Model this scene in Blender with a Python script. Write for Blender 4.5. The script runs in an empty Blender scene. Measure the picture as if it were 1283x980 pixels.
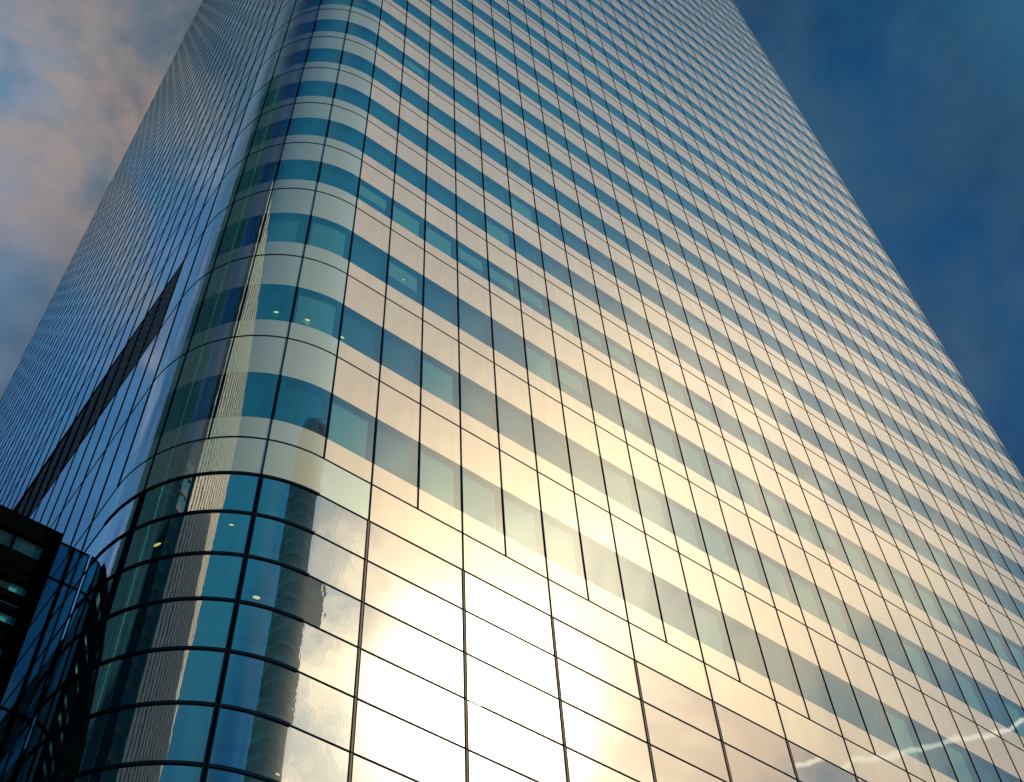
import bpy, math, random
from mathutils import Vector, Matrix
random.seed(7)
rad = math.radians
sc = bpy.context.scene
C = sc.collection

# ------------------------------------------------------------------ camera
ZA = 28.48                                   # height of the lowest banded floor line
CAM = Vector((-10.7177, -18.4665, -26.8294 + ZA))
YAW, PITCH, ROLL = 0.711783, 0.971384, -0.0794354
fw = Vector((math.sin(YAW)*math.cos(PITCH), math.cos(YAW)*math.cos(PITCH), math.sin(PITCH)))
rt0 = Vector((math.cos(YAW), -math.sin(YAW), 0)); up0 = rt0.cross(fw)
rt = math.cos(ROLL)*rt0 + math.sin(ROLL)*up0
up = -math.sin(ROLL)*rt0 + math.cos(ROLL)*up0
cd = bpy.data.cameras.new('camera'); cam = bpy.data.objects.new('camera', cd); C.objects.link(cam)
M = Matrix((rt, up, -fw)).transposed().to_4x4(); M.translation = CAM
cam.matrix_world = M
cd.sensor_width = 36; cd.lens = 36*1590.1/1283; cd.clip_start = 0.1; cd.clip_end = 20000
sc.camera = cam
FPX = 1590.1/1283                            # focal length in picture widths

# ------------------------------------------------------------------ sky and sun
SUN = Vector((0.4463, -0.5943, 0.6690)).normalized()
SUN_EL = math.asin(SUN.z); SUN_AZ = math.atan2(SUN.x, SUN.y)
w = bpy.data.worlds.new('World'); sc.world = w; w.use_nodes = True
nt = w.node_tree; nt.nodes.clear()

def nd(tree, kind, **kw):
    n = tree.nodes.new(kind)
    for k, v in kw.items():
        if k.startswith('in_'):
            n.inputs[int(k[3:])].default_value = v
        else:
            setattr(n, k, v)
    return n
def lk(tree, a, b): tree.links.new(a, b)
def ramp(tree, fac, stops, interp='LINEAR'):
    r = tree.nodes.new('ShaderNodeValToRGB'); r.color_ramp.interpolation = interp
    e = r.color_ramp.elements
    while len(e) < len(stops): e.new(0.5)
    for k, (p, c) in enumerate(stops):
        e[k].position = p; e[k].color = (c if len(c) == 4 else (*c, 1))
    tree.links.new(fac, r.inputs[0]); return r.outputs[0]
def mixc(tree, fac, a, b, mode='MIX'):
    m = tree.nodes.new('ShaderNodeMix'); m.data_type = 'RGBA'; m.blend_type = mode
    for sock, v in ((m.inputs[0], fac), (m.inputs[6], a), (m.inputs[7], b)):
        if isinstance(v, bpy.types.NodeSocket): tree.links.new(v, sock)
        elif isinstance(v, (int, float)): sock.default_value = v
        else: sock.default_value = (*v, 1)
    return m.outputs[2]
def math_(tree, op, a, b=None, clamp=False):
    m = tree.nodes.new('ShaderNodeMath'); m.operation = op; m.use_clamp = clamp
    for k, v in enumerate((a, b)):
        if v is None: continue
        if isinstance(v, bpy.types.NodeSocket): tree.links.new(v, m.inputs[k])
        else: m.inputs[k].default_value = v
    return m.outputs[0]

tc = nd(nt, 'ShaderNodeTexCoord')
DIR = tc.outputs['Generated']
def dot_to(v):
    d = nd(nt, 'ShaderNodeVectorMath', operation='DOT_PRODUCT'); lk(nt, DIR, d.inputs[0])
    d.inputs[1].default_value = Vector(v).normalized(); return d.outputs['Value']
def lobe(v, deg, hard=0.0):
    """1 at direction v, falling smoothly to 0 at deg degrees from it"""
    m = nd(nt, 'ShaderNodeMapRange', interpolation_type='SMOOTHERSTEP'); lk(nt, dot_to(v), m.inputs[0])
    m.inputs[1].default_value = math.cos(rad(deg)); m.inputs[2].default_value = math.cos(rad(deg*hard)); return m.outputs[0]
def noise(scale, detail, rough, dist=0.0, off=(0, 0, 0)):
    mp = nd(nt, 'ShaderNodeMapping'); mp.inputs[1].default_value = off; lk(nt, DIR, mp.inputs[0])
    n = nd(nt, 'ShaderNodeTexNoise'); n.inputs['Scale'].default_value = scale; n.inputs['Detail'].default_value = detail
    n.inputs['Roughness'].default_value = rough; n.inputs['Distortion'].default_value = dist
    lk(nt, mp.outputs[0], n.inputs[0]); return n.outputs[0]
sky = nd(nt, 'ShaderNodeTexSky', sky_type='NISHITA', sun_disc=False, sun_elevation=SUN_EL, sun_rotation=SUN_AZ,
         air_density=1.0, dust_density=0.6, ozone_density=3.0)
S = mixc(nt, 1.0, sky.outputs[0], (0.07, 0.36, 0.56), 'MULTIPLY')        # deep, polarised-looking blue
# broad cloud deck, grey blue
n1 = noise(3.2, 7, 0.50, 0.1, (3.1, 1.7, 0.4))
cloud = ramp(nt, n1, [(0.40, (0.0, 0.0, 0.0)), (0.60, (1, 1, 1))], 'EASE')
S = mixc(nt, math_(nt, 'MULTIPLY', cloud, 0.70), S, (0.80, 1.35, 1.9))
# lighter clouds on the west side, beyond the shaded face, with warm tops
west = lobe((-0.25, 0.55, 0.80), 38, 0.3)
n2 = noise(4.6, 10, 0.60, 0.25, (0.3, 5.2, 2.2))
cw = ramp(nt, n2, [(0.34, (0.45, 0.45, 0.45)), (0.66, (1, 1, 1))], 'EASE')
S = mixc(nt, math_(nt, 'MULTIPLY', cw, math_(nt, 'MULTIPLY', west, 0.85)), S, (1.8, 2.4, 2.8))
n3 = noise(6.5, 9, 0.60, 0.2, (7.3, 0.2, 1.2))
cp = ramp(nt, n3, [(0.50, (0, 0, 0)), (0.68, (1, 1, 1))], 'EASE')
S = mixc(nt, math_(nt, 'MULTIPLY', cp, math_(nt, 'MULTIPLY', west, 0.30)), S, (4.3, 3.0, 2.4))
nblue = lobe((-0.29, 0.59, 0.75), 23, 0.35)
S = mixc(nt, math_(nt, 'MULTIPLY', nblue, 0.88), S, (0.85, 2.4, 5.0))
n7 = noise(9.0, 7, 0.5, 0.3, (5.0, 3.3, 6.1))
S = mixc(nt, math_(nt, 'MULTIPLY', nblue, ramp(nt, n7, [(0.50, (0, 0, 0)), (0.68, (0.75, 0.75, 0.75))], 'EASE')), S, (5.2, 4.6, 5.6))
# patchy darker cloud bases
n5 = noise(5.0, 9, 0.58, 0.3, (4.4, 9.1, 0.7))
S = mixc(nt, 1.0, S, ramp(nt, n5, [(0.35, (0.55, 0.58, 0.66)), (0.62, (1.05, 1.05, 1.0))], 'EASE'), 'MULTIPLY')
tl2 = lobe((-0.07, 0.42, 0.90), 13, 0.1)
S = mixc(nt, math_(nt, 'MULTIPLY', tl2, ramp(nt, n3, [(0.40, (0.0, 0.0, 0.0)), (0.62, (0.62, 0.62, 0.62))], 'EASE')), S, (4.0, 3.0, 2.5))
rt2 = lobe((0.42, 0.08, 0.90), 24, 0.1)
S = mixc(nt, math_(nt, 'MULTIPLY', rt2, ramp(nt, n2, [(0.36, (0, 0, 0)), (0.66, (0.6, 0.6, 0.6))], 'EASE')), S, (0.50, 1.15, 1.65))
# bright veil of thin cloud round the sun
tsouth = lobe((0.40, -0.50, 0.77), 36, 0.1)
S = mixc(nt, math_(nt, 'MULTIPLY', tsouth, 0.75), S, (0.25, 2.6, 4.1))
tse = lobe((-0.33, -0.47, 0.82), 26, 0.1)
S = mixc(nt, math_(nt, 'MULTIPLY', tse, 0.7), S, (0.25, 2.3, 3.4))
VC = Vector((math.cos(rad(45))*math.sin(rad(49)), -math.cos(rad(45))*math.cos(rad(49)), math.sin(rad(45))))
veil = lobe(VC, 19, 0.0)
n4 = noise(7.0, 8, 0.55, 0.3, (1.0, 2.0, 3.0))
cv = ramp(nt, n4, [(0.38, (0.36, 0.36, 0.36)), (0.62, (1, 1, 1))], 'EASE')
S = mixc(nt, math_(nt, 'MULTIPLY', math_(nt, 'POWER', veil, 1.1), math_(nt, 'MULTIPLY', cv, 0.95)), S, (11.8, 8.5, 5.8))
n6 = noise(11.0, 8, 0.58, 0.5, (2.0, 6.0, 8.0))
ca = ramp(nt, n6, [(0.38, (0.35, 0.35, 0.35)), (0.60, (1, 1, 1))], 'EASE')
a2 = lobe(SUN, 15, 0.0)
S = mixc(nt, math_(nt, 'MULTIPLY', math_(nt, 'POWER', a2, 1.5), ca), S, (18.0, 14.2, 9.4))
a3 = lobe(SUN, 8.5, 0.0)
S = mixc(nt, math_(nt, 'POWER', a3, 4.5), S, (46.0, 40.0, 29.0))
# one vapour trail low in the southern sky
sep = nd(nt, 'ShaderNodeSeparateXYZ'); lk(nt, DIR, sep.inputs[0])
wob = math_(nt, 'MULTIPLY', math_(nt, 'SUBTRACT', noise(14.0, 3, 0.5), 0.5), 0.030)
dz = math_(nt, 'ABSOLUTE', math_(nt, 'SUBTRACT', math_(nt, 'ADD', sep.outputs[2], wob), 0.6010))
trail = math_(nt, 'SUBTRACT', 1.0, math_(nt, 'DIVIDE', dz, 0.0019), True)
tl = lobe((math.cos(rad(37))*math.sin(rad(60)), -math.cos(rad(37))*math.cos(rad(60)), math.sin(rad(37))), 10, 0.6)
S = mixc(nt, math_(nt, 'MULTIPLY', math_(nt, 'POWER', trail, 0.6), tl), S, (15.0, 13.0, 10.0))
bg = nd(nt, 'ShaderNodeBackground'); bg.inputs[1].default_value = 0.10
lk(nt, S, bg.inputs[0])
wo = nd(nt, 'ShaderNodeOutputWorld'); lk(nt, bg.outputs[0], wo.inputs[0])

sl = bpy.data.lights.new('sun', 'SUN'); sl.energy = 3.8; sl.angle = rad(0.6); sl.color = (1.0, 0.81, 0.56)
so = bpy.data.objects.new('sun', sl); C.objects.link(so)
so.rotation_euler = SUN.to_track_quat('Z', 'Y').to_euler(); so.location = (60, -80, 120)

sc.view_settings.view_transform = 'Standard'; sc.view_settings.look = 'None'
sc.view_settings.gamma = 1.0; sc.view_settings.use_curve_mapping = False
sc.view_settings.exposure = 0.08
sc.cycles.max_bounces = 10; sc.cycles.transparent_max_bounces = 16; sc.cycles.glossy_bounces = 5
sc.cycles.sample_clamp_indirect = 6.0; sc.cycles.caustics_reflective = False

# ------------------------------------------------------------------ materials
def new_mat(name):
    m = bpy.data.materials.new(name); m.use_nodes = True; m.node_tree.nodes.clear(); return m, m.node_tree
def out(t, sh):
    o = nd(t, 'ShaderNodeOutputMaterial'); lk(t, sh, o.inputs[0])
def objnoise(t, scale, detail=4, rough=0.5, stretch=(1, 1, 1), name='Object'):
    g = nd(t, 'ShaderNodeTexCoord'); mp = nd(t, 'ShaderNodeMapping'); mp.inputs[3].default_value = stretch
    lk(t, g.outputs[name], mp.inputs[0]); n = nd(t, 'ShaderNodeTexNoise')
    n.inputs['Scale'].default_value = scale; n.inputs['Detail'].default_value = detail; n.inputs['Roughness'].default_value = rough
    lk(t, mp.outputs[0], n.inputs[0]); return n
def plain(name, col, rough=0.5, metal=0.0, var=0.15, scale=3.0, spec=0.5):
    m, t = new_mat(name); n = objnoise(t, scale, 5)
    if spec == 0:                                # matt black or chalky: no sheen at all
        b = nd(t, 'ShaderNodeBsdfDiffuse'); lk(t, mixc(t, n.outputs[0], [x*(1-var) for x in col], [min(1, x*(1+var)) for x in col]), b.inputs[0]); out(t, b.outputs[0]); return m
    b = nd(t, 'ShaderNodeBsdfPrincipled')
    c = mixc(t, n.outputs[0], [x*(1-var) for x in col], [min(1, x*(1+var)) for x in col])
    lk(t, c, b.inputs['Base Color']); b.inputs['Roughness'].default_value = rough; b.inputs['Metallic'].default_value = metal
    b.inputs['Specular IOR Level'].default_value = spec
    out(t, b.outputs[0]); return m
def fresnel(t, f0, power, top=1.0):
    """Schlick reflectance of coated glass from the angle to the surface"""
    lw = nd(t, 'ShaderNodeLayerWeight'); lw.inputs[0].default_value = 0.5     # Facing = 1 - cos
    p = math_(t, 'POWER', lw.outputs['Facing'], power)
    return math_(t, 'ADD', math_(t, 'MULTIPLY', p, top - f0), f0), lw
def glass_over(name, under, f0, power, gcol, rough, bump=0.0, bscale=1.0, stretch=(1, 1, 1), top=0.95, halo=0.04):
    """coated glass: mirror layer over whatever 'under' builds"""
    m, t = new_mat(name)
    f, lw = fresnel(t, f0, power, top)
    g = nd(t, 'ShaderNodeBsdfGlossy'); g.inputs['Color'].default_value = (*gcol, 1); g.inputs['Roughness'].default_value = rough
    if bump:
        n = objnoise(t, bscale, 2, 0.45, stretch); b = nd(t, 'ShaderNodeBump'); b.inputs['Strength'].default_value = 1.0
        b.inputs['Distance'].default_value = bump; lk(t, n.outputs[0], b.inputs['Height']); lk(t, b.outputs[0], g.inputs['Normal'])
    g2 = nd(t, 'ShaderNodeBsdfGlossy'); g2.inputs['Color'].default_value = (1, 0.97, 0.9, 1); g2.inputs['Roughness'].default_value = 0.30   # broad gloss lobe added to spread a halo round the sun's glare
    gm = nd(t, 'ShaderNodeMixShader'); gm.inputs[0].default_value = halo; lk(t, g.outputs[0], gm.inputs[1]); lk(t, g2.outputs[0], gm.inputs[2]); g = gm
    mx = nd(t, 'ShaderNodeMixShader'); lk(t, f, mx.inputs[0]); lk(t, under(t), mx.inputs[1]); lk(t, g.outputs[0], mx.inputs[2])
    out(t, mx.outputs[0]); return m
def under_clear(tint):
    def f(t):
        s = nd(t, 'ShaderNodeBsdfTransparent'); s.inputs[0].default_value = (*tint, 1); return s.outputs[0]
    return f
def under_white(col, vary=False):
    def f(t):
        n = objnoise(t, 0.35, 6, 0.6); c = mixc(t, n.outputs[0], [x*0.90 for x in col], [min(1, x*1.08) for x in col])
        if vary:                                 # every sheet came from its own batch; faint run marks below the joints
            g = nd(t, 'ShaderNodeNewGeometry'); c = mixc(t, g.outputs['Random Per Island'], c, (0.93, 0.95, 0.97), 'MULTIPLY')
            st = objnoise(t, 2.2, 4, 0.6, (1, 1, 0.12)); c = mixc(t, 1.0, c, ramp(t, st.outputs[0], [(0.35, (0.92, 0.91, 0.90)), (0.60, (1, 1, 1))]), 'MULTIPLY')
        d = nd(t, 'ShaderNodeBsdfDiffuse'); lk(t, c, d.inputs[0])
        g = nd(t, 'ShaderNodeBsdfGlossy'); g.inputs['Roughness'].default_value = 0.42; lk(t, c, g.inputs[0])
        mx = nd(t, 'ShaderNodeMixShader'); mx.inputs[0].default_value = 0.10
        lk(t, d.outputs[0], mx.inputs[1]); lk(t, g.outputs[0], mx.inputs[2]); return mx.outputs[0]
    return f
GC = (0.72, 0.93, 1.0)
M_glass = glass_over('window glass', under_clear((0.38, 0.68, 0.70)), 0.30, 3.0, GC, 0.015, 0.0006, 0.9)
M_span = glass_over('back painted white glass', under_white((0.66, 0.57, 0.455), True), 0.10, 2.6, (0.62, 0.86, 1.0), 0.02, 0.0006, 0.9)
M_low = glass_over('clear lower glass', under_clear((0.45, 0.66, 0.64)), 0.46, 3.0, (0.95, 0.97, 1.0), 0.012, 0.0012, 0.8)
M_cglass = glass_over('curved window glass', under_clear((0.38, 0.68, 0.70)), 0.36, 3.0, GC, 0.015, 0.0010, 4.5, (1, 1, 0.5))
M_cspan_shade = glass_over('shade tinted curved white glass', under_white((0.48, 0.54, 0.47)), 0.20, 2.4, (0.62, 0.92, 1.0), 0.02, 0.0010, 4.5, (1, 1, 0.5))  # the corner's turn from the sun is put into this darker, tealer white
M_clow = glass_over('curved lower glass', under_clear((0.45, 0.66, 0.64)), 0.58, 3.0, (0.92, 0.98, 1.0), 0.012, 0.0010, 4.5, (1, 1, 0.5), 0.98, 0.02)
M_frame = plain('dark anodised frame', (0.005, 0.015, 0.032), 0.6, 0.0, 0.15, 3.0, 0)
M_reveal = plain('dark window reveal', (0.008, 0.03, 0.075), 0.8, 0, 0.15, 3.0, 0)
M_alu = plain('grey aluminium bead', (0.22, 0.20, 0.18), 0.6, 0, 0.15, 3, 0)
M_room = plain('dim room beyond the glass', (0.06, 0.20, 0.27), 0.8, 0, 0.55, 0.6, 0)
M_blind = plain('pale roller blind', (0.62, 0.64, 0.56), 0.9, 0, 0.06, 0.8)
M_louvre = plain('dark blue louvre blade', (0.40, 0.50, 0.66), 0.6, 0.0, 0.15, 3.0, 0)
M_nose = plain('lighter louvre nose', (0.60, 0.68, 0.80), 0.6, 0.0, 0.15, 3.0, 0)
M_louvre_gap = plain('black void behind louvre', (0.004, 0.006, 0.010), 0.8)
M_roof = plain('grey roof membrane', (0.18, 0.18, 0.18), 0.9)
M_steel = plain('black painted steel', (0.0015, 0.0022, 0.003), 0.8, 0.0, 0.3, 2.0, 0)
def lamp_mat(name, col, s):
    m, t = new_mat(name); e = nd(t, 'ShaderNodeEmission'); e.inputs[0].default_value = (*col, 1); e.inputs[1].default_value = s
    out(t, e.outputs[0]); return m
M_lamp = lamp_mat('warm downlight', (1.0, 0.66, 0.22), 2.6)

# ------------------------------------------------------------------ mesh collector
class MB:
    def __init__(s): s.v = []; s.n = []; s.f = []; s.m = []; s.mats = []
    def mi(s, mat):
        if mat not in s.mats: s.mats.append(mat)
        return s.mats.index(mat)
    def quad(s, p, mat, n=None):
        k = len(s.v); s.v += [tuple(q) for q in p]
        if n is None:
            a, b, c = Vector(p[0]), Vector(p[1]), Vector(p[2]); nn = (b-a).cross(c-a).normalized(); n = [nn]*len(p)
        s.n += [tuple(q) for q in n]; s.f.append(tuple(range(k, k+len(p)))); s.m.append(s.mi(mat))
    def box(s, x0, x1, y0, y1, z0, z1, mat):
        P = lambda a, b, c: (x1 if a else x0, y1 if b else y0, z1 if c else z0)
        for q in (((0,0,0),(1,0,0),(1,0,1),(0,0,1)), ((1,1,0),(0,1,0),(0,1,1),(1,1,1)), ((0,1,0),(0,0,0),(0,0,1),(0,1,1)),
                  ((1,0,0),(1,1,0),(1,1,1),(1,0,1)), ((0,0,1),(1,0,1),(1,1,1),(0,1,1)), ((0,1,0),(1,1,0),(1,0,0),(0,0,0))):
            s.quad([P(*t) for t in q], mat)
    def build(s, name, parent=None, origin=(0, 0, 0)):
        me = bpy.data.meshes.new(name); o = Vector(origin)
        me.from_pydata([tuple(Vector(q)-o) for q in s.v], [], s.f)
        for m in s.mats: me.materials.append(m)
        me.polygons.foreach_set('material_index', s.m); me.polygons.foreach_set('use_smooth', [True]*len(s.f))
        me.normals_split_custom_set_from_vertices(s.n)
        ob = bpy.data.objects.new(name, me); C.objects.link(ob); ob.location = o
        if parent:
            ob.parent = parent
            pl = Vector(parent.location)
            pp = parent.parent
            while pp: pl += Vector(pp.location); pp = pp.parent
            ob.location = o - pl
        return ob
def tag(o, label=None, cat=None, group=None, kind=None):
    for k, v in (('label', label), ('category', cat), ('group', group), ('kind', kind)):
        if v: o[k] = v
    return o
def empty(name, loc, label, cat, group=None):
    o = bpy.data.objects.new(name, None); C.objects.link(o); o.location = loc; o.empty_display_size = 1; return tag(o, label, cat, group)

# ------------------------------------------------------------------ ground
m, t = new_mat('grey granite paving'); b = nd(t, 'ShaderNodeBsdfPrincipled'); g = nd(t, 'ShaderNodeTexCoord')
br = nd(t, 'ShaderNodeTexBrick'); br.inputs['Scale'].default_value = 1.0; br.inputs['Color1'].default_value = (0.22, 0.21, 0.20, 1)
br.inputs['Color2'].default_value = (0.27, 0.26, 0.25, 1); br.inputs['Mortar'].default_value = (0.08, 0.08, 0.08, 1)
br.inputs['Mortar Size'].default_value = 0.01; lk(t, g.outputs['Object'], br.inputs[0]); lk(t, br.outputs[0], b.inputs[0]); b.inputs['Roughness'].default_value = 0.75
out(t, b.outputs[0])
q = MB(); q.quad([(-4000, -4000, 0), (4000, -4000, 0), (4000, 4000, 0), (-4000, 4000, 0)], m); tag(q.build('ground'), kind='structure')

# ------------------------------------------------------------------ the tower: plan as a ring of columns
WC = 1.5; R = 3.936; X0 = -1.5; NF = 32; FL = WC*NF; ARC = R*math.pi/2; XL = X0 - R
SIDE = FL + ARC
def ring(s):
    """s = metres along the plan from the end of the near corner; s>0 runs along the sunny face, s<0 round the corner to the shaded face"""
    s = (s + 2*SIDE) % (4*SIDE) - 2*SIDE
    k = math.floor(s/SIDE); r = s - k*SIDE
    if r <= FL: p = Vector((X0 + r, 0)); n = Vector((0, -1))
    else:
        a = (r-FL)/R; p = Vector((X0+FL+R*math.sin(a), R-R*math.cos(a))); n = Vector((math.sin(a), -math.cos(a)))
    c = Vector((X0+FL/2, R+FL/2)); d = p - c; ang = k*math.pi/2; ca, sa = math.cos(ang), math.sin(ang)
    rotv = lambda v: Vector((ca*v.x - sa*v.y, sa*v.x + ca*v.y))
    return rotv(d) + c, rotv(n)
# column edges: u = -1 is s = 0 ; corner panels are ARC/4 wide
def su(u):
    if u >= -1:
        k, r = divmod(u + 1, NF + 4)
        return k*SIDE + (r*WC if r <= NF else FL + (r-NF)*ARC/4)
    k, r = divmod(-(u + 1), NF + 4)
    return -k*SIDE - (r*ARC/4 if r <= 4 else ARC + (r-4)*WC)
def curved(u):                                   # panel between u and u+1
    r = (u + 1) % (NF + 4); return r >= NF
def P3(s, z, off=0.0):
    p, n = ring(s); return Vector((p.x + n.x*off, p.y + n.y*off, z)), Vector((n.x, n.y, 0))
def strip(mb, s0, s1, z0, z1, off, mat, seg=1, tilt=0.0):
    tx, tz = (random.gauss(0, tilt), random.gauss(0, tilt)) if tilt else (0, 0)
    for k in range(seg):
        a = s0 + (s1-s0)*k/seg; b2 = s0 + (s1-s0)*(k+1)/seg
        pa, na = P3(a, z0, off); pb, nb = P3(b2, z0, off)
        T = Vector((-na.y, na.x, 0))
        na2 = (na + T*tx + Vector((0, 0, tz))).normalized(); T = Vector((-nb.y, nb.x, 0)); nb2 = (nb + T*tx + Vector((0, 0, tz))).normalized()
        mb.quad([pa, pb, (pb.x, pb.y, z1), (pa.x, pa.y, z1)], mat, [na2, nb2, nb2, na2])
def ring_box(mb, s0, s1, z0, z1, o0, o1, mat, seg=1, ends=True):
    """solid that follows the plan, from offset o0 (in) to o1 (out)"""
    strip(mb, s0, s1, z0, z1, o1, mat, seg)
    for k in range(seg):
        a = s0 + (s1-s0)*k/seg; b2 = s0 + (s1-s0)*(k+1)/seg
        ai, ao = P3(a, 0, o0)[0], P3(a, 0, o1)[0]; bi, bo = P3(b2, 0, o0)[0], P3(b2, 0, o1)[0]
        mb.quad([(ai.x, ai.y, z0), (bi.x, bi.y, z0), (bo.x, bo.y, z0), (ao.x, ao.y, z0)], mat)
        mb.quad([(ao.x, ao.y, z1), (bo.x, bo.y, z1), (bi.x, bi.y, z1), (ai.x, ai.y, z1)], mat)
    if ends:
        for a, fl in ((s0, 0), (s1, 1)):
            i, o = P3(a, 0, o0)[0], P3(a, 0, o1)[0]
            pts = [(i.x, i.y, z0), (o.x, o.y, z0), (o.x, o.y, z1), (i.x, i.y, z1)]
            mb.quad(pts[::-1] if fl else pts, mat)
# levels
H1, H2 = 4.98725, 4.07677
lev = [0.0, H1, 2*H1, 3*H1]
while len(lev) < 42: lev.append(lev[-1] + H2)
LV = [ZA + z for z in lev]; ZTOP = LV[-1]
ROWZ = [ZA - 1.517]
while ROWZ[-1] > 1.6: ROWZ.append(ROWZ[-1] - 1.4994)

def area_in_view(s0, s1, z0, z1):
    pts = []
    p, n = P3((s0+s1)/2, (z0+z1)/2)
    if n.dot(CAM - p) <= 0: return 0
    for s, z in ((s0, z0), (s1, z0), (s1, z1), (s0, z1)):
        d = P3(s, z)[0] - CAM; zz = d.dot(fw)
        if zz <= 0.1: return 0
        pts.append((max(-.5, min(.5, FPX*d.dot(rt)/zz)), max(-.382, min(.382, FPX*d.dot(up)/zz))))
    return abs(sum(pts[i][0]*pts[(i+1) % 4][1] - pts[(i+1) % 4][0]*pts[i][1] for i in range(4)))/2

tower = empty('office_tower', (XL + 5, 5, 0), 'very tall round cornered glass skyscraper with white bands and sunlit facade filling the picture', 'skyscraper')
JW = 0.018                                       # half joint
DEP = 0.17                                       # how far the blinds and reveals sit back
cells = []
UFRONT = range(-1 - 4 - NF - 4, NF + 4 - 1)      # near corner, shaded face, sunny face and both outer corners
for u in range(-1 - 4 - NF - 4, -1 - 4 - NF - 4 + 4*(NF + 4)):
    near = u in UFRONT
    for k in range(len(LV) - 1):
        z0, z1 = LV[k], LV[k+1]
        if k < 3: wa, wb = z0 + 0.906, z0 + 3.045
        else: wa, wb = z0 + 0.75, z0 + 2.50
        cells.append((u, k, z0, wa, wb, z1, near))
def is_louvre(u, k): return k == 2 and -38 < u <= -7
def blind_state(u, k):
    rr = random.Random(u*131 + k*7919)
    x = rr.random()
    if u < -1 and u > -5: pr = 0.3 if k in (3, 1) else 0.05
    else: pr = {3: 0.92 if -2 < u < 13 else 0.2, 2: 0.85 if u > 1 and u != 6 else 0.25, 1: 0.45 if u > 5 else 0.25, 0: 0.5, 4: 0.15, 5: 0.12}.get(k, 0.05)
    return (1.0 if rr.random() < 0.8 else 0.55) if x < pr else 0.0
def win_mesh(mb, u, wa, wb):
    """reveal and dark room behind one window"""
    s0, s1 = su(u) + JW, su(u+1) - JW; seg = 6 if curved(u) else 1
    e = 0.03
    strip(mb, s0, s0+e, wa, wb, 0.0, M_frame); strip(mb, s1-e, s1, wa, wb, 0.0, M_frame)
    for a in (s0+e, s1-e):
        i, o = P3(a, 0, -DEP-0.01)[0], P3(a, 0, 0)[0]; mb.quad([(o.x, o.y, wa), (i.x, i.y, wa), (i.x, i.y, wb), (o.x, o.y, wb)], M_reveal)
    for z in (wa, wb):
        for k in range(seg):
            a = s0+e + (s1-s0-2*e)*k/seg; b2 = s0+e + (s1-s0-2*e)*(k+1)/seg
            q_ = [P3(a, z, 0)[0], P3(b2, z, 0)[0], P3(b2, z, -DEP-0.01)[0], P3(a, z, -DEP-0.01)[0]]
            mb.quad(q_ if z == wa else q_[::-1], M_reveal)
    strip(mb, s0+e, s1-e, wa, wb, -DEP-0.01, M_room, seg)
def pane_mesh(mb, u, wa, wb):
    c = curved(u); strip(mb, su(u)+JW+0.03, su(u+1)-JW-0.03, wa+0.004, wb-0.004, 0.0, M_cglass if c else M_glass, 10 if c else 1, 0.0013)
def blind_mesh(mb, u, wa, wb, st):
    c = curved(u); strip(mb, su(u)+JW+0.10, su(u+1)-JW-0.16, wb-(wb-wa)*st+0.02, wb-0.03, -DEP+0.012, M_blind, 6 if c else 1)
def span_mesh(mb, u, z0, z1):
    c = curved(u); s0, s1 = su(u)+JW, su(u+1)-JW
    strip(mb, s0, s1, z0, z1, 0.0, M_cspan_shade if c else M_span, 10 if c else 1, 0.0006)

wins = sorted([(area_in_view(su(c[0]), su(c[0]+1), c[3], c[4]), i) for i, c in enumerate(cells) if c[6] and not is_louvre(c[0], c[1])], reverse=True)
top_w = {i for a, i in wins[:100]}
spans = []
for i, (u, k, z0, wa, wb, z1, near) in enumerate(cells):
    if near and not is_louvre(u, k):
        spans.append((area_in_view(su(u), su(u+1), z0, wa), i, 0)); spans.append((area_in_view(su(u), su(u+1), wb, z1), i, 1))
spans.sort(reverse=True); top_s = {(i, j) for a, i, j in spans[:100]}
rest_w, rest_s = MB(), MB()
LAMPS = {(-3, 1): 1, (-2, 1): 1, (-1, 1): 1, (0, 2): 1, (-3, 3): 1, (-2, 3): 1}
for i, (u, k, z0, wa, wb, z1, near) in enumerate(cells):
    if is_louvre(u, k): continue
    st = blind_state(u, k)
    if i in top_w:
        org = P3(su(u), z0)[0]
        mb = MB(); win_mesh(mb, u, wa, wb); wo_ = mb.build('window', tower, org)
        mb = MB(); pane_mesh(mb, u, wa, wb); mb.build('glass_pane', wo_, org)
        if st:
            mb = MB(); blind_mesh(mb, u, wa, wb, st); mb.build('roller_blind', wo_, org)
    else:
        if near: win_mesh(rest_w, u, wa, wb)
        else: strip(rest_w, su(u), su(u+1), wa, wb, -DEP, M_room, 2)
        pane_mesh(rest_w, u, wa, wb)
        if st and near: blind_mesh(rest_w, u, wa, wb, st)
    for j, (a, b2) in enumerate(((z0+0.012, wa), (wb, z1-0.012))):
        if (i, j) in top_s:
            mb = MB(); span_mesh(mb, u, a, b2); mb.build('spandrel_panel', tower, P3(su(u), z0)[0])
        else: span_mesh(rest_s, u, a, b2)
o = rest_w.build('window', tower, (XL+5, 5, 0)); o['kind'] = 'stuff'
o = rest_s.build('spandrel_panel', tower, (XL+5, 5, 0)); o['kind'] = 'stuff'

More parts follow.
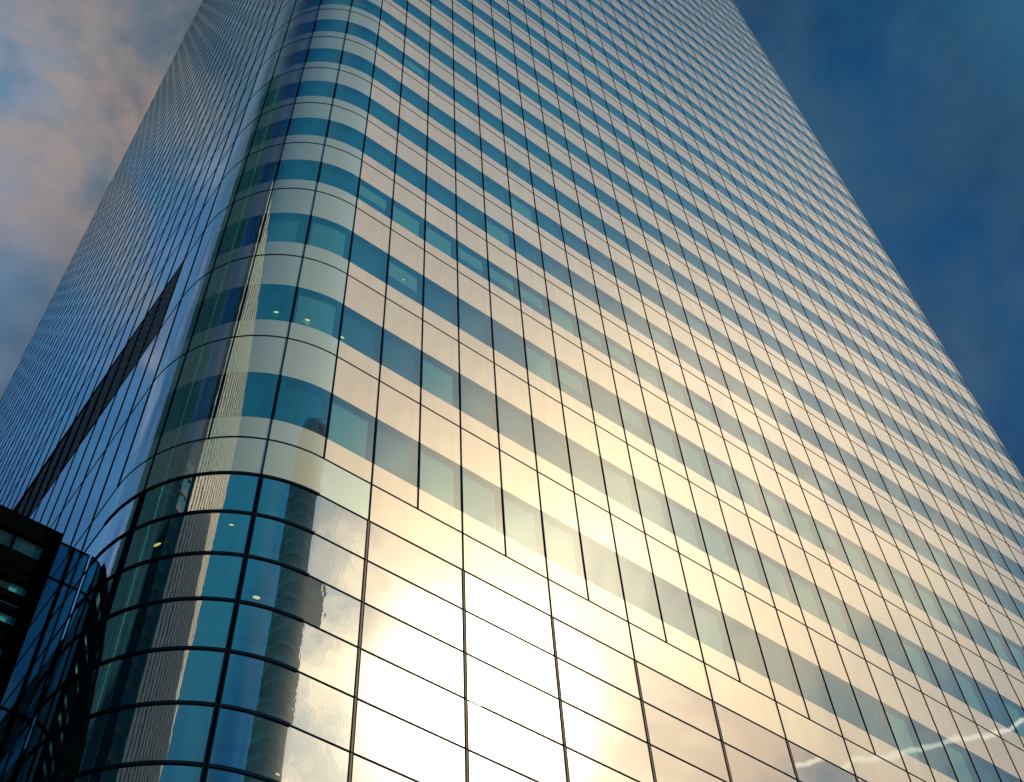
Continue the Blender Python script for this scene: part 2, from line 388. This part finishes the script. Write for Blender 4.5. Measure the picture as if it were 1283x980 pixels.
# louvred plant floor on the shaded face
mb = MB()
za, zb = LV[2] + 0.02, LV[3] - 0.02
s0, s1 = su(-38), su(-6)
strip(mb, s0, s1, za, zb, -0.16, M_louvre_gap)
nb = 11
for k in range(nb):
    z = za + (zb-za)*(k+0.5)/nb
    a, b2 = P3(s0, 0, -0.14)[0], P3(s1, 0, -0.14)[0]; c, d = P3(s0, 0, 0.0)[0], P3(s1, 0, 0.0)[0]
    mb.quad([(a.x, a.y, z+0.13), (b2.x, b2.y, z+0.13), (d.x, d.y, z-0.05), (c.x, c.y, z-0.05)][::-1], M_louvre)
    mb.quad([(c.x, c.y, z-0.10), (d.x, d.y, z-0.10), (d.x, d.y, z+0.06), (c.x, c.y, z+0.06)], M_nose)
mb.build('louvre_band', tower, P3(su(-20), za)[0])

# joints: one ring-shaped transom per floor, dark and thin
def ring_all(name, z, h, proj, hc=None):
    hc = hc or h
    mb = MB()
    for q_ in range(4):
        a = q_*SIDE; ring_box(mb, a, a+FL, z-h/2, z+h/2, -0.05, proj, M_frame, 1, False)
        ring_box(mb, a+FL, a+SIDE, z-hc/2, z+hc/2, -0.05, proj*(hc/h), M_frame, 24, False)
    return mb.build(name, tower, (XL+5, 5, z))
for z in LV: ring_all('transom', z, 0.046, 0.012)
for z in ROWZ: ring_all('transom', z, 0.038, 0.016, 0.075)
# mullions
rest_m = MB()
def mull(mb, u):
    s = su(u); low = (u % 2 == 0)
    ring_box(mb, s-0.020, s+0.020, ZA if not low else ROWZ[0], ZTOP+1.5, -0.05, 0.022, M_frame)
    if low:
        cf = -5 <= u <= -1; dd, dw = (0.046, 0.018) if cf else (0.038, 0.010)
        for d in (-dd, dd): ring_box(mb, s+d-dw, s+d+dw, 0.0, ROWZ[0], -0.05, 0.045 if cf else 0.02, M_frame)
        ring_box(mb, s-dd+dw, s+dd-dw, 0.0, ROWZ[0], -0.05, 0.012, M_frame if cf else M_alu)
mcount = 0
for u in range(-1-4-NF-4, -1-4-NF-4 + 4*(NF+4)):
    if -38 <= u <= NF+3:
        mb = MB(); mull(mb, u); mb.build('mullion', tower, P3(su(u), 0)[0]); mcount += 1
    else: mull(rest_m, u)
o = rest_m.build('mullion', tower, (XL+5, 5, 0)); o['kind'] = 'stuff'

# the plain white band and the wide clear panels below it
low = []
edges = list(range(-42 + 0, -42 + 4*(NF+4) + 1, 2))
for u in edges[:-1]:
    low.append((u, ROWZ[0], ZA, 'w'))
    for a, b2 in zip(ROWZ, ROWZ[1:] + [0.0]): low.append((u, b2, a, 'g'))
def low_area(c): return area_in_view(su(c[0]), su(c[0]+2), c[1], c[2])
lowv = sorted([(low_area(c), i) for i, c in enumerate(low) if c[0] in UFRONT], reverse=True)
top_l = {i for a, i in lowv[:100] if a > 0}
rest_l = MB()
def low_mesh(mb, c):
    u, z0, z1, kind = c; cur = curved(u) or curved(u+1); s0, s1 = su(u), su(u+2); sg = 16 if cur else 1
    if kind == 'w':
        strip(mb, s0+JW, s1-JW, z0+0.028, z1-0.018, 0.0, M_cspan_shade if cur else M_span, sg, 0.0010); return
    strip(mb, s0+0.047, s1-0.047, z0+0.017, z1-0.017, 0.0, M_clow if cur else M_low, sg, 0.006)
def low_room(mb, c):
    u, z0, z1, kind = c; cur = curved(u) or curved(u+1); s0, s1 = su(u), su(u+2); sg = 8 if cur else 1
    if kind == 'g':
        strip(mb, s0, s1, z0, z1, -0.45, M_room, sg)
for i, c in enumerate(low):
    if i in top_l:
        mb = MB(); low_mesh(mb, c); mb.build('glass_panel' if c[3] == 'g' else 'spandrel_band', tower, P3(su(c[0]), c[1])[0])
    else: low_mesh(rest_l, c)
o = rest_l.build('glass_panel', tower, (XL+5, 5, 0)); o['kind'] = 'stuff'
mb = MB()
for c in low: low_room(mb, c)
mb.build('inner_lining', tower, (XL+5, 5, 0))
# roof and parapet
mb = MB(); pts = []
for q_ in range(4):
    for k in range(9): pts.append(P3(q_*SIDE+FL+ARC*k/8, ZTOP+1.2, -0.3)[0])
mb.quad(pts, M_roof); mb.build('roof', tower, (XL+5, 5, ZTOP))
mb = MB()
for q_ in range(4):
    ring_box(mb, q_*SIDE, q_*SIDE+FL, ZTOP+0.017, ZTOP+1.6, -0.4, 0.0, M_span, 1, False); ring_box(mb, q_*SIDE+FL, (q_+1)*SIDE, ZTOP+0.017, ZTOP+1.6, -0.4, 0.0, M_span, 12, False)
mb.build('parapet', tower, (XL+5, 5, ZTOP))
# ceiling downlights seen through the glass
def downlight(s, z, r=0.07, off=-0.10):
    mb = MB(); c, n = P3(s, z, off); T = Vector((-n.y, n.x, 0))
    mb.quad([c + T*r*math.cos(a) + Vector((0, 0, 0.6*r*math.sin(a))) for a in [i*math.pi/6 for i in range(12)]], M_lamp)
    mb.build('downlight', tower, c)
def pix(px, py):
    """ray of a point of the picture (1283 x 980) to the sunny face or the rounded corner, as (s, z) on the plan"""
    d = fw*1590.1 + rt*(px-641.5) - up*(py-490)
    t_ = -CAM.y/d.y; p = CAM + d*t_
    if p.x >= X0: return p.x - X0, p.z
    ox, oy = CAM.x - X0, CAM.y - R; a = d.x**2 + d.y**2; b_ = 2*(ox*d.x+oy*d.y); c_ = ox*ox+oy*oy-R*R
    t_ = (-b_ - math.sqrt(max(0, b_*b_-4*a*c_)))/(2*a); p = CAM + d*t_
    return -R*math.atan2(X0-p.x, R-p.y), p.z
for px, py in ((346,389),(386,399),(430,421),(507,349),(379,233),(413,239)): s_, z_ = pix(px, py); downlight(s_, z_, 0.05 if py < 380 else 0.08, 0.0 - 0.06)
for px, py, r in ((194,678,0.10),(323,744,0.09),(290,653,0.06),(352,966,0.05)): s_, z_ = pix(px, py); downlight(s_, z_, r, -0.12)

# ------------------------------------------------------------------ black framed annexe beside the shaded face
AX1 = -6.24; AY0 = 4.26; AZ = 26.34; AX0 = -22.0; AY1 = 34.0
annexe = empty('glazed_annexe', (AX1-4, AY0, 0), 'black steel framed building with teal glazing at lower left, beside the tower', 'building')
M_teal = glass_over('teal annexe glass', under_clear((0.50, 0.82, 0.82)), 0.22, 3.0, (0.45, 0.90, 1.0), 0.02, 0.0015, 2.0)
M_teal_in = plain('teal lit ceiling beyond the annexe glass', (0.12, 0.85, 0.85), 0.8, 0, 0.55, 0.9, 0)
mb = MB()
zt = [AZ, 25.80, 25.16, 24.62, 24.54, 24.28, 23.92, 23.56, 23.49, 23.37, 22.95, 22.83, 22.76]
solid = [(25.80, AZ), (24.62, 25.16), (24.30, 24.54), (23.72, 23.90), (23.37, 23.49), (22.83, 22.95)]
z = 22.76
while z > 1.5:
    solid.append((z-0.42, z)); solid.append((z-0.95, z-0.83)); z -= 1.35
solid.append((0, z))
for a, b2 in solid:
    mb.box(AX0+0.3, AX1-0.31, AY0, AY0+0.42, a, b2, M_steel)
    if b2 - a > 0.3: mb.box(AX1-0.42, AX1, AY0+0.31, AY1, b2-0.25, b2, M_steel)
mb.build('beam_frame', annexe, (AX1-4, AY0, 0))
xs = AX1
posts = [(AX1-0.31, AX1)]
x = AX1 - 1.03
for k in range(12): posts.append((x-0.035, x)); x -= 1.1
for a, b2 in posts:
    mb = MB(); mb.box(a, b2, AY0-0.003, AY0+0.315, 0, AZ+0.003, M_steel); mb.build('post', annexe, (a, AY0, 0))
y = AY0 + 3.0
while y < AY1:
    mb = MB(); mb.box(AX1-0.25, AX1+0.003, y, y+0.12, 0, AZ+0.003, M_steel); mb.build('post', annexe, (AX1, y, 0)); y += 3.0
mb = MB(); mb.box(AX0, AX1-0.003, AY0+0.003, AY1, AZ, AZ+0.02, M_steel); mb.build('roof_slab', annexe, (AX1, AY0, AZ))
mb = MB(); mb.quad([(AX0, AY0+0.10, 0), (AX1-0.15, AY0+0.10, 0), (AX1-0.15, AY0+0.10, AZ-0.1), (AX0, AY0+0.10, AZ-0.1)], M_teal)
mb.quad([(AX1-0.10, AY0+0.15, 0), (AX1-0.10, AY1, 0), (AX1-0.10, AY1, AZ-0.1), (AX1-0.10, AY0+0.15, AZ-0.1)], M_teal); mb.build('glazing', annexe, (AX1, AY0, 0))
mb = MB()
rr = random.Random(3)
x = AX1-0.5
while x > AX0:
    ww = rr.uniform(0.5, 1.1)
    zz = 1.0
    while zz < AZ-0.6:
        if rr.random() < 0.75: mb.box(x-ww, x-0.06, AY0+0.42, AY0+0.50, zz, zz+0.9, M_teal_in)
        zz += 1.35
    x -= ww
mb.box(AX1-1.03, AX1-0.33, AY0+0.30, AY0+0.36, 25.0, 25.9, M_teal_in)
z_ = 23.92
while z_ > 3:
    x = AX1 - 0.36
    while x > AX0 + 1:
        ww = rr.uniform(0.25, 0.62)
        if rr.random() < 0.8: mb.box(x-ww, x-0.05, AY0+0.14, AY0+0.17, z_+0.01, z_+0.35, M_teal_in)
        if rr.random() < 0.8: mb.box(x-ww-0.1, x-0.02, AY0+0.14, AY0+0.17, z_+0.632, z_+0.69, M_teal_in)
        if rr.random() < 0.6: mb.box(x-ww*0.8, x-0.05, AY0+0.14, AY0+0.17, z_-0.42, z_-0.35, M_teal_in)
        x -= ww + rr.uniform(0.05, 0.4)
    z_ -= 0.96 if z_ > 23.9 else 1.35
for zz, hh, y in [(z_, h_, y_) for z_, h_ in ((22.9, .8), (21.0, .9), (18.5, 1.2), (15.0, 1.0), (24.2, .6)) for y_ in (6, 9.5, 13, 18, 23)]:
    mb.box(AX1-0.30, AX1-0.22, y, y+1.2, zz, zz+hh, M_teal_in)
mb.build('ceiling_panel', annexe, (AX1, AY0, 0))
mb = MB(); mb.box(AX0, AX1-0.45, AY0+0.55, AY1, 0, AZ-0.05, M_louvre_gap); mb.build('dark_interior', annexe, (AX1, AY0, 0))

link = empty('glass_link_screen', ((AX1+XL)/2, AY0, 0), 'narrow framed glass screen closing the gap between black annexe and tower', 'glass screen')
M_link = glass_over('link glass', under_clear((0.06, 0.24, 0.32)), 0.08, 3.0, (0.6, 0.9, 1.0), 0.02)
mb = MB(); mb.quad([(AX1, AY0+0.06, 0), (XL-0.03, AY0+0.06, 0), (XL-0.03, AY0+0.06, 26.05), (AX1, AY0+0.06, 26.05)], M_link); mb.build('glass_sheet', link, (AX1, AY0, 0))
for a, b2 in ((-5.935, -5.845), (XL-0.05, XL-0.026)):
    mb = MB(); mb.box(a, b2, AY0, AY0+0.065, 0, 26.09, M_steel); mb.build('post', link, (a, AY0, 0))
for z_, h_ in ((26.065, .035), (24.83, .035), (20.76, .04), (15.5, .09), (11.0, .09), (6.5, .09)):
    mb = MB(); mb.box(AX1+0.003, XL-0.06, AY0+0.003, AY0+0.055, z_-h_/2, z_+h_/2, M_steel); mb.build('rail', link, (AX1, AY0, z_))

# ------------------------------------------------------------------ towers behind the camera, seen mirrored in the curved corner
def polar(az, dist): return (X0 + dist*math.sin(rad(az)), -dist*math.cos(rad(az)))
def slab_tower(name, label, az0, az1, dist, depth, h, build, dist1=None):
    x0, y0 = polar(az0, dist); x1, y1 = polar(az1, dist1 or dist); L = math.hypot(x1-x0, y1-y0)
    root = empty(name, ((x0+x1)/2, (y0+y1)/2, 0), label, 'tower')
    root.rotation_euler.z = 0
    ux, uy = (x1-x0)/L, (y1-y0)/L; nx, ny = uy, -ux
    if nx*(0-x0) + ny*(0-y0) < 0: nx, ny = -nx, -ny             # front faces the glass tower
    def Q(a, d, z): return (x0 + ux*a - nx*d, y0 + uy*a - ny*d, z)
    def bx(mb, a0, a1, d0, d1, z0, z1, mat):
        c = [Q(a, d, z) for z in (z0, z1) for a, d in ((a0, d0), (a1, d0), (a1, d1), (a0, d1))]
        for f in ((0,1,5,4), (1,2,6,5), (2,3,7,6), (3,0,4,7), (4,5,6,7), (3,2,1,0)):
            qv = [Vector(c[i]) for i in f]; n_ = (qv[1]-qv[0]).cross(qv[2]-qv[0]); ctr = sum((Vector(v) for v in c), Vector())/8
            if n_.dot(qv[0]-ctr) < 0: qv.reverse()
            mb.quad(qv, mat)
    build(root, bx, L, depth, h); return root
M_pale = plain('white precast concrete', (0.88, 0.84, 0.76), 0.8, 0, 0.05, 3, 0)
M_dk = plain('dark tower glass', (0.012, 0.060, 0.090), 0.25, 0.0, 0.4, 0.08, 0)
M_blueg = plain('blue tower glass', (0.10, 0.36, 0.52), 0.3, 0.0, 0.3, 0.05, 0)
M_steelcl = plain('ribbed steel cladding', (0.30, 0.36, 0.36), 0.45, 0.2)
M_black = plain('black tower cladding', (0.018, 0.075, 0.115), 0.5, 0.0, 0.7, 0.08, 0)
M_tealcl = plain('teal grey tower cladding', (0.06, 0.34, 0.40), 0.5, 0.0, 0.6, 0.06, 0)
M_tealdk = plain('dark teal tower glass', (0.035, 0.23, 0.30), 0.5, 0.0, 0.6, 0.06, 0)
def finned(root, bx, L, D, h):
    mb = MB(); bx(mb, 0, L, 0.8, D, 0, h, M_tealdk); mb.build('glazed_wall', root, root.location)
    n = 14
    for k in range(n+1):
        mb = MB(); a = L*k/n; bx(mb, a-L/n*0.31, a+L/n*0.31, -0.3, 0.8, 0, h+1, M_pale); mb.build('fin', root, root.location)
def striped(root, bx, L, D, h):
    mb = MB(); bx(mb, 0, L*0.45, 0.0, D, 0, h, M_dk); bx(mb, L*0.45+0.01, L, 0.3, D, 0, h-4, M_blueg); mb.build('glazed_wall', root, root.location)
    for k in range(int(h/4)):
        mb = MB(); bx(mb, L*0.45, L, 0.1, 0.3, k*4, k*4+1.1, M_steelcl); mb.build('floor_band', root, root.location)
def blacktower(root, bx, L, D, h):
    mb = MB(); bx(mb, 0, L, 0.3, D, 0, h, M_black); mb.build('glazed_wall', root, root.location)
    for k in range(9):
        mb = MB(); a = L*k/8; bx(mb, a-0.35, a+0.35, 0, 0.3, 0, h, M_tealcl if k in (2, 6) else M_dk); mb.build('column', root, root.location)
def pyramid(root, bx, L, D, h):
    mb = MB(); bx(mb, 0, L, 0.3, D, 0, h, M_tealdk); mb.build('glazed_wall', root, root.location)
    for k in range(int(h/4.4)):
        mb = MB(); bx(mb, 0, L, 0, 0.3, k*4.4, k*4.4+1.6, M_tealcl); mb.build('floor_band', root, root.location)
    mb = MB(); bx(mb, 3, L-3, 3, D-3, h, h+5, M_tealcl); mb.build('attic', root, root.location)
slab_tower('finned_tower', 'pale tower of close white vertical fins, mirrored as a wavy strip in the curved corner', -75, -49, 66, 9, 172, finned, 110)
slab_tower('striped_tower', 'blue glass tower mirrored left of the wavy white strip', -93.5, -76, 105, 30, 158, striped)
slab_tower('dark_tower', 'black tower mirrored as the darkest patch in the curved corner', -128, -94.5, 65, 30, 205, blacktower)
slab_tower('grey_tower', 'grey steel clad tower mirrored in the first curved panel beside the sunny face', 2, 26, 165, 50, 252, pyramid)

print('mullions', mcount)
